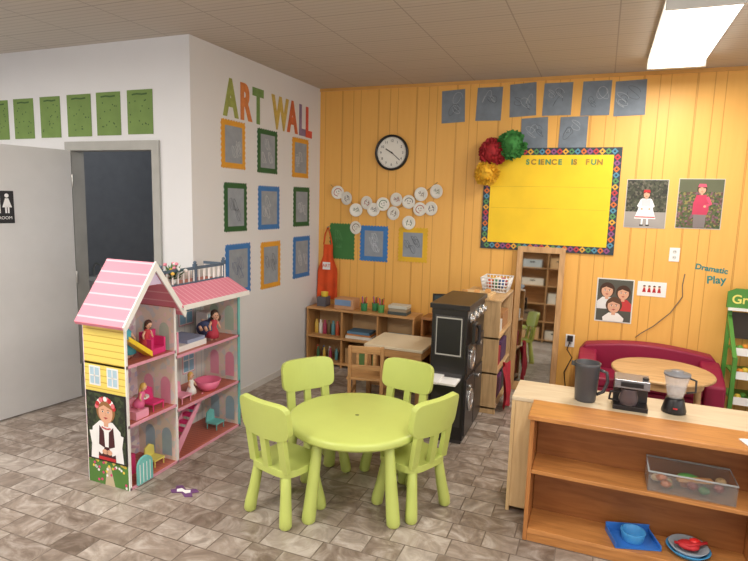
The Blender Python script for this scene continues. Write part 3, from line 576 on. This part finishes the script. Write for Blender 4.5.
for k in range(9): it.append(('j',-.55+.037*k,-.03 if k%2 else .03,.051,.018,.12,P[k%8]))
clutter("paint_bottles",(-2.235,5.31,0),it)
clutter("paint_bottles",(-2.235,5.31,0),[('j',-.54+.05*k,-.02,.321,.022,.15,P[(k+3)%8]) for k in range(6)])
clutter("paper_stacks",(-2.235,5.31,0),[('b',-.16,-.1,.321,.3,.2,.03,(226,224,216)),('b',-.15,-.09,.352,.27,.18,.02,(210,140,80)),('b',-.14,-.1,.373,.25,.18,.025,(90,130,160)),('b',-.16,-.1,.051,.14,.2,.16,(170,134,90)),('b',.0,-.1,.051,.16,.2,.12,(110,150,90)),('b',.24,-.1,.321,.32,.2,.04,(220,216,206)),('b',.25,-.09,.362,.28,.18,.03,(160,180,190)),('b',.24,-.1,.051,.15,.2,.17,(196,84,70)),('b',.41,-.1,.051,.15,.2,.13,(216,184,90))])
clutter("art_supplies",(-2.235,5.31,0),[('b',-.52,-.06,.621,.10,.12,.10,(90,90,100)),('b',-.30,-.09,.621,.22,.16,.11,(196,150,112)),('b',-.29,-.095,.66,.18,.004,.06,(120,150,190)),('p',.02,-.04,.621,.035,.08,(60,140,90)),('p',.12,.02,.621,.035,.08,(60,140,90)),('p',.21,-.04,.621,.035,.08,(90,160,90)),('b',.30,-.09,.621,.2,.15,.03,(70,80,80)),('b',.31,-.09,.652,.19,.14,.03,(150,140,120)),('b',.30,-.08,.683,.2,.14,.03,(200,200,190)),('c',-.46,-.0,.722,.04,.05,(220,190,60))])
b=B("wooden_cabinet",(-1.36,5.2,0),bevel=.003);bw=wood((170,118,70),'X',"oak")
b.box(-.2,.24,-.2,.2,.42,.445,bw);b.box(-.2,-.18,-.2,.2,0,.42,bw);b.box(.22,.24,-.2,.2,0,.42,bw);b.box(-.18,.22,.18,.2,0,.42,bw);b.box(-.18,.22,-.2,.18,.2,.22,bw);b.box(-.2,.24,.16,.2,.445,.62,bw);b.box(-.2,-.18,-.05,.16,.445,.62,bw);b.box(.22,.24,-.05,.16,.445,.62,bw);b.box(-.2,.24,-.05,.2,.62,.64,bw);b.done()
b=B("toy_monitor",(-1.33,5.2,.642),rz=.3,bevel=.003)
b.box(-.13,.13,-.012,.012,.05,.24,blk);b.frect(Matrix(((1,0,0,0),(0,0,-1,-.0125),(0,1,0,.145),(0,0,0,1))),-.115,.115,-.08,.08,1,M((70,84,90),.2));b.box(-.02,.02,-.01,.02,0,.05,blk);b.box(-.07,.07,-.05,.05,0,.008,blk);b.done()
b=B("kids_activity_table",(-1.60,4.72,0),rz=.0,bevel=.004);bz=wood((196,150,98),'Z',"birch_leg")
b.box(-.27,.27,-.25,.25,.47,.495,M((222,208,180),.4,noise=.03));b.box(-.26,.26,-.24,-.22,.40,.47,lw);b.box(-.26,.26,.22,.24,.40,.47,lw);b.box(-.26,-.24,-.22,.22,.40,.47,lw);b.box(.24,.26,-.22,.22,.40,.47,lw)
for x in (-.25,.21):
    for y in (-.23,.19): b.box(x,x+.04,y,y+.04,0,.47,bz)
b.box(-.21,.21,-.22,-.2,.12,.15,lw);b.done()
b=B("wooden_kids_chair",(-1.75,4.28,0),rz=.25,bevel=.004)
for x in (-.15,.12):
    b.box(x,x+.03,-.14,-.11,0,.56,bz);b.box(x,x+.03,.11,.14,0,.27,bz);b.box(x+.005,x+.025,-.11,.11,.12,.15,bz)
b.box(-.16,.16,-.14,.15,.27,.29,lw);b.box(-.12,.12,-.135,-.118,.50,.56,lw);b.box(-.12,.12,-.135,-.118,.36,.40,lw);b.box(-.12,.12,-.135,-.12,.12,.15,lw)
for x in (-.07,0,.07): b.box(x-.012,x+.012,-.132,-.12,.40,.50,lw)
b.done()
# ---------------------------------------------------------------- black play kitchen
b=B("toy_kitchen",(-.955,4.17,0),bevel=.004);bl=M((30,28,30),.35,noise=.05);bl2=M((52,50,52),.3);sil=M((200,200,200),.25,metal=.8)
b.box(-.13,.13,-.31,.31,.03,1.0,bl);b.box(-.145,.145,-.325,.325,1.0,1.035,bl);b.box(-.12,.12,-.3,.3,0,.03,bl2)
T=Matrix(((1,0,0,0),(0,0,-1,-.311),(0,1,0,.80),(0,0,0,1)))
b.prism([(-.105,-.15),(.105,-.15),(.105,.15),(-.105,.15)],0,.006,bl2,T=T);b.frect(T,-.095,.095,-.14,.14,6,M((170,168,162),.5));b.frect(T,-.088,.088,-.13,.13,7,M((24,24,26),.4))
b.prism([(-.11,-.3),(.11,-.3),(.11,.1),(-.11,.1)],0,.004,bl2,T=T@Matrix.Translation((0,-.37,0)))
for z0,z1 in ((.06,.48),(.52,.74)):
    for y0,y1 in ((-.29,-.01),(.01,.29)): b.box(.13,.14,y0,y1,z0,z1,bl2);b.cyl((.14,y0+.05,z1-.05),(.165,y0+.05,z1-.05),.012,.016,sil)
for y in (-.22,-.08,.08,.22): b.lathe((0,0,0),[(0,0),(.035,0),(.035,.012),(.022,.02),(.022,.035),(0,.035)],sil,24,T=Matrix.Translation((.13,y,.93))@Matrix.Rotation(math.radians(90),4,'Y'))
for zz in (.62,.30): b.lathe((0,0,0),[(0,0),(.085,0),(.085,.012),(.065,.014),(.06,.006),(0,.006)],sil,28,T=Matrix.Translation((.14,-.15,zz))@Matrix.Rotation(math.radians(90),4,'Y'))
b.box(-.16,-.02,-.52,-.311,.50,.515,wht);b.box(-.22,.10,-.47,-.3105,.485,.50,wht)
b.done()
b=B("toy_telephone",(-.8135,4.0,.74),bevel=.004);b.box(0.004,.03,-.05,.05,.0,.15,bl2);b.tube([(.045,-.02,.0),(.055,-.02,.03),(.055,-.02,.11),(.045,-.02,.14)],[.02,.012,.012,.02],blk,10);b.done()
b=B("wooden_storage_shelf",(-.90,4.93,0),bevel=.003);c1=wood((208,174,128),'Y',"pale_birch");c1z=wood((208,174,128),'Z',"pale_birch_v")
b.box(-.19,.19,-.36,-.34,0,.96,c1z);b.box(-.19,.19,.32,.34,0,.96,c1z);b.box(-.19,-.175,-.34,.32,0,.96,c1z)
for z in (.04,.34,.64,.95): b.box(-.19,.19,-.36,.34,z,z+.02,c1)
b.done()
clutter("toy_food_bins",(-.90,4.93,0),[('b',-.12,-.32,.061,.28,.2,.2,(180,44,56)),('b',-.12,-.1,.061,.28,.2,.18,(110,56,110)),('b',-.12,.12,.061,.28,.18,.2,(60,60,70)),('b',-.12,-.32,.361,.28,.28,.16,(170,50,60)),('b',-.12,0,.361,.28,.28,.18,(90,60,100)),('b',-.12,-.32,.661,.28,.28,.1,(216,212,206)),('b',-.12,.0,.661,.28,.28,.14,(180,130,84))])
b=B("dress_up_cloth",(-.70,4.76,0));rc=M((170,40,56),.85,noise=.2,scale=12,bump=.4);v=[]
for j in range(13):
    t=j/12
    for i in range(11):
        u=i/10;v.append((.030+.018*math.sin(u*14+t*3)+.03*min(1,t*1.5),-.16+.32*u*(1-.15*t),.40-.36*t+.03*math.sin(u*6)))
fs=[(j*11+i,j*11+i+1,(j+1)*11+i+1,(j+1)*11+i) for j in range(12) for i in range(10)];b.mesh(v,fs,rc,True);b.done()
clutter("pegboard_game",(-.90,4.93,0),[('b',-.17,-.34,.971,.26,.3,.025,(216,186,140)),('b',-.15,-.30,.997,.04,.04,.03,(200,150,90)),('b',-.06,-.24,.997,.04,.04,.03,(210,160,100)),('b',.02,-.16,.997,.04,.04,.03,(200,150,90))])
b=B("wire_basket",(-.84,5.11,.972));wp=M((236,236,236),.35)
def rr(hx,hy,z): return [(-hx,-hy,z),(hx,-hy,z),(hx,hy,z),(-hx,hy,z),(-hx,-hy,z)]
for k in range(5): b.tube(rr(.10+.006*k,.12+.006*k,.005+.03*k),.005,wp,6)
for k in range(9):
    t=-1+k/4
    for s_ in (-1,1):
        b.tube([(t*.10,s_*.12,.005),(t*.124,s_*.144,.125)],.004,wp,6);b.tube([(s_*.10,t*.12,.005),(s_*.124,t*.144,.125)],.004,wp,6)
    b.tube([(t*.10,-.12,.005),(t*.10,.12,.005)],.003,wp,6)
for k in range(6): b.ell((-.05+.05*(k%3),-.06+.1*(k//3),.07),(.035,.04,.05),M(P[k],.6),10)
b.done()
# mirror (leaning on the wall)
b=B("standing_mirror",(-.50,5.325,0),bevel=.004);mir=M((196,200,200),.03,metal=1,noise=0,name="mirror_glass");fr=wood((206,164,114),'Z',"mirror_frame")
T=Matrix.Rotation(math.radians(-4.5),4,'X')
b.box(-.215,-.165,-.025,.02,.0,1.37,fr,T=T);b.box(.165,.215,-.025,.02,.0,1.37,fr,T=T);b.box(-.165,.165,-.025,.02,1.315,1.37,fr,T=T);b.box(-.165,.165,-.025,.02,.0,.08,fr,T=T);b.box(-.165,.165,.0,.015,.08,1.315,M((150,120,90),.6),T=T);b.box(-.164,.164,-.006,-.001,.081,1.314,mir,T=T);b.done()
# invented cubby shelf behind the viewer, added only to fill the mirror's reflection
SX,SY=-1.2,-1.05
b=B("mirror_filler_shelf",(SX,SY,0),bevel=.004);tw=wood((200,154,104),'X',"oak_shelf")
for x in (-.8,-.28,.26,.78): b.box(x,x+.02,-.16,.16,0,1.9,tw)
for z in (.04,.40,.76,1.12,1.48,1.88): b.box(-.8,.8,-.16,.16,z,z+.02,tw)
b.box(-.8,.8,-.17,-.16,0,1.9,tw)
rb=random.Random(5)
for z in (.061,.421,.781,1.141,1.501):
    for x in (-.77,-.25,.29):
        if rb.random()<.75:
            hb=rb.uniform(.12,.24);cb=M(rb.choice([(196,158,112),(206,196,180),(150,128,104),(120,96,74),(170,176,178)]),.6);x1_=x+rb.uniform(.3,.46)
            b.box(x+.02,x1_,-.13,.12,z,z+hb,cb);b.box((x+x1_)/2-.04,(x+x1_)/2+.06,.12,.124,z+hb*.6,z+hb*.75,blk)
b.done()
# ---------------------------------------------------------------- sofa
so=M((142,20,60),.5,noise=.05,bump=.05,name="red_pink_vinyl")
b=B("kids_sofa",(.45,5.17,0),bevel=.035,segs=4)
b.box(-.40,.40,-.24,.12,.06,.26,so);b.box(-.395,.395,-.25,.10,.262,.34,so)
b.prism([(-.54,.05),(.54,.05),(.55,.46)]+[(.5-.1*i,.53+.05*math.sin(math.pi*(i+.0)/10)) for i in range(11)]+[(-.55,.46)],.10,.26,so,plane='xz')
for s_ in (-1,1):
    x0,x1=sorted((s_*.40,s_*.55));b.prism([(-.25,.05),(.12,.05),(.12,.50),(-.02,.47),(-.16,.42),(-.25,.38)],x0,x1,so,plane='yz')
for x in (-.48,.48):
    for y in (-.18,.2): b.cyl((x,y,0),(x,y,.055),.02,.025,blk)
b.done()
b=B("round_kids_table",(.52,4.72,0),bevel=.003);tb=wood((210,172,122),'X',"beech_top");tl2=wood((210,172,122),'Z',"beech_leg")
b.lathe((0,0,0),[(0,.495),(.345,.495),(.362,.503),(.362,.515),(.354,.522),(0,.522)],tb,56);b.lathe((0,0,0),[(.27,.43),(.29,.43),(.29,.4945),(.27,.4945)],tb,40,cap=False)
for a in (20,110,200,290): a=math.radians(a);b.cyl((.30*math.cos(a),.30*math.sin(a),0),(.28*math.cos(a),.28*math.sin(a),.495),.022,.027,tl2)
b.done()
# ---------------------------------------------------------------- market stand
gn=M((80,140,56),.45)
b=B("toy_market_stand",(1.35,5.18,0),bevel=.003)
for x in (-.32,.29):
    b.box(x,x+.03,.17,.20,0,1.02,gn);b.box(x,x+.03,-.2,-.17,0,.62,gn)
    b.prism([(-.2,.60),(-.17,.60),(.18,.86),(.18,.90)],x,x+.03,gn,plane='yz')
for z,y0 in ((.25,-.2),(.45,-.18),(.62,-.1)):
    b.box(-.29,.29,y0,.2,z,z+.015,gn);b.box(-.29,.29,y0-.01,y0,z,z+.06,wht)
b.box(-.29,.29,.185,.195,.70,.92,M((60,50,44),.6))
b.prism([(-.34,.96),(.34,.96),(.34,1.09),(.28,1.12),(-.28,1.12),(-.34,1.09)],.14,.17,gn,plane='xz');b.text(Matrix(((1,0,0,-.31),(0,0,-1,.138),(0,1,0,1.0),(0,0,0,1))),"Grocery",.10,M((236,226,120),.5),.001,bold=.002)
b.box(-.33,.33,.12,.139,.94,.962,wht)
r=random.Random(9)
for z,y0 in ((.265,-.17),(.465,-.15),(.635,-.07)):
    for i in range(12): b.ell((-.25+.045*i,y0+.03+.05*(i%2),z+.03),(.026,.026,.028),M([(200,56,40),(220,140,40),(90,150,60),(226,196,70)][r.randrange(4)],.5),10)
b.done()
# ---------------------------------------------------------------- front counters
pine=wood((192,132,74),'X',"pine_shelf",.35);pinez=wood((182,122,68),'Z',"pine_side",.35)
b=B("wooden_shelf_unit",(0,0,0),bevel=.004);xl,xr=-.26,.80
b.box(xl,xl+.022,2.85,3.09,0,.668,pinez);b.box(xr-.022,xr,2.85,3.09,0,.668,pinez);b.box(xl-.01,xr+.01,2.835,3.095,.668,.692,pine)
b.box(xl+.022,xr-.022,3.075,3.09,.05,.668,wood((160,102,54),'X',"pine_back"))
for z in (.05,.375): b.box(xl+.022,xr-.022,2.853,3.074,z,z+.022,pine)
b.box(xl+.022,xr-.022,2.853,2.868,0,.05,pine);b.done()
ply=wood((214,184,138),'Z',"plywood",.5,.85);plx=wood((212,196,168),'X',"pale_counter_top",.45,.88)
b=B("storage_counter",bevel=.003);xl,xr=-.39,1.25
b.box(xl,xl+.02,3.11,3.42,0,.665,ply);b.box(xr-.02,xr,3.11,3.42,0,.665,ply);b.box(xl,xr,3.105,3.43,.665,.688,plx);b.box(xl+.02,xr-.02,3.11,3.125,.03,.665,ply)
b.box(xl+.02,xr-.02,3.125,3.42,.03,.05,ply);b.box(xl+.02,xr-.02,3.125,3.42,.34,.36,ply);b.box(.42,.44,3.125,3.42,.05,.34,ply);b.box(.42,.44,3.125,3.42,.36,.665,ply);b.done()
b=B("toy_pitcher",(-.01,3.22,.689));pm=M((70,70,74),.35)
b.lathe((0,0,0),[(0,0),(.052,0),(.056,.01),(.066,.20),(.07,.215),(.063,.215),(.05,.02),(0,.014)],pm,32);b.tube([(.062,0,.18),(.10,0,.17),(.108,0,.12),(.09,0,.06),(.056,0,.04)],.009,pm,10)
b.prism([(-.06,-.02),(-.085,0),(-.06,.02)],.19,.215,pm);b.done()
b=B("toy_coffee_maker",(.215,3.21,.689),bevel=.004);st=M((150,150,156),.25,metal=.7)
b.box(-.085,.085,-.07,.07,0,.025,bl);b.box(-.085,.085,.02,.07,.025,.145,bl2);b.box(-.085,.085,-.07,.07,.12,.165,st);b.box(-.055,.055,-.073,-.069,.13,.156,bl)
b.lathe((-.01,-.025,.026),[(0,0),(.045,0),(.05,.035),(.04,.075),(.042,.085),(.0,.085)],M((80,70,74),.1,noise=0),28);b.tube([(-.055,-.03,.09),(-.10,-.04,.085),(-.105,-.04,.045),(-.06,-.03,.035)],.007,blk,8)
b.lathe((.065,-.02,.165),[(0,0),(.015,0),(.015,.012),(0,.012)],blk,14);b.done()
b=B("toy_blender",(.43,3.24,.689));gl=M((224,224,226),.06,noise=0,alpha=.30,name="clear_plastic")
b.lathe((0,0,0),[(0,0),(.058,0),(.06,.01),(.045,.07),(.04,.08),(0,.08)],bl,28);b.lathe((0,0,0),[(.036,.08),(.042,.10),(.062,.20),(.058,.20),(.038,.10),(.032,.083)],gl,28,cap=False);b.lathe((0,0,0),[(0,.20),(.064,.20),(.064,.212),(.03,.215),(.03,.225),(0,.225)],M((130,130,134),.3),28)
b.tube([(.058,0,.19),(.09,0,.18),(.092,0,.12),(.05,0,.11)],.006,bl2,8);b.lathe((0,-.05,.03),[(0,0),(.012,0),(.012,.006),(0,.006)],red,12);b.done()
b=B("plastic_storage_bin",(.49,2.965,.398))
def tub(b,hx,hy,h,mat,rim,t=.003):
    b.box(-hx,hx,-hy,hy,0,t,mat);b.box(-hx,hx,-hy,-hy+t,t,h,mat);b.box(-hx,hx,hy-t,hy,t,h,mat);b.box(-hx,-hx+t,-hy+t,hy-t,t,h,mat);b.box(hx-t,hx,-hy+t,hy-t,t,h,mat)
    b.tube([(-hx,-hy,h),(hx,-hy,h),(hx,hy,h),(-hx,hy,h),(-hx,-hy,h)],.005,rim,6)
tub(b,.185,.095,.10,M((150,156,158),.1,noise=0,alpha=.16,name="clear_tub"),M((190,196,198),.15,noise=0,alpha=.6))
r=random.Random(11)
for i in range(16): b.ell((r.uniform(-.15,.15),r.uniform(-.06,.06),.022+.012*(i%3)),(.026,.022,.018),M([(176,100,50),(130,56,46),(80,114,66),(186,160,120),(90,62,46)][i%5],.5),10,wob=.2,seed=i)
b.box(-.06,.1,-.03,.0,.05,.065,M((190,140,90),.5),T=Matrix.Rotation(.3,4,'Z'));b.ell((.0,.02,.055),(.05,.03,.015),M((90,150,80),.5),12)
b.done()
b=B("blue_dustpan",(.27,2.96,.073),rz=.3,bevel=.002);bu=M((50,110,190),.35)
b.box(-.11,.11,-.08,.08,0,.006,bu);b.box(-.11,.11,.074,.08,.006,.05,bu);b.box(-.11,-.104,-.08,.074,.006,.03,bu);b.box(.104,.11,-.08,.074,.006,.03,bu);b.lathe((0,0,.007),[(0,0),(.05,0),(.06,.05),(.054,.05),(.045,.006),(0,.006)],M((70,150,210),.35),28);b.done()
b=B("toy_plates",(.52,2.965,.073))
b.lathe((0,0,0),[(0,0),(.07,0),(.10,.03),(.096,.032),(.066,.006),(0,.006)],M((60,140,190),.35),32);b.lathe((0,0,.008),[(0,0),(.06,0),(.09,.035),(.086,.036),(.056,.006),(0,.006)],M((150,160,170),.4),32);b.ell((.0,.0,.04),(.05,.04,.02),red,14);b.ell((.03,.02,.05),(.03,.025,.02),M((220,40,40),.4),12);b.tube([(-.06,0,.04),(.0,-.03,.055),(.08,.02,.06)],.008,red,8);b.done()
b=B("light_switch_plate",(.72,2.92,.693),rz=.3,bevel=.001);b.box(-.035,.035,-.05,.05,0,.006,wh);b.box(-.008,.008,-.015,.015,.006,.012,M((225,225,220),.4));b.done()
# ---------------------------------------------------------------- world, camera
wd=bpy.data.worlds.new("World");S.world=wd;wd.use_nodes=True;bg=wd.node_tree.nodes["Background"];bg.inputs[0].default_value=(1,.98,.96,1);bg.inputs[1].default_value=2.6
cd=bpy.data.cameras.new("camera");cd.sensor_width=36;cd.lens=560.36/748*36;cd.clip_start=.05
co=bpy.data.objects.new("camera",cd)
co.matrix_world=Matrix.Translation((0,0,1.75))@Matrix.Rotation(.3813,4,'Z')@Matrix.Rotation(math.pi/2-.1410,4,'X')@Matrix.Rotation(.0276,4,'Z')
bpy.context.collection.objects.link(co);S.camera=co
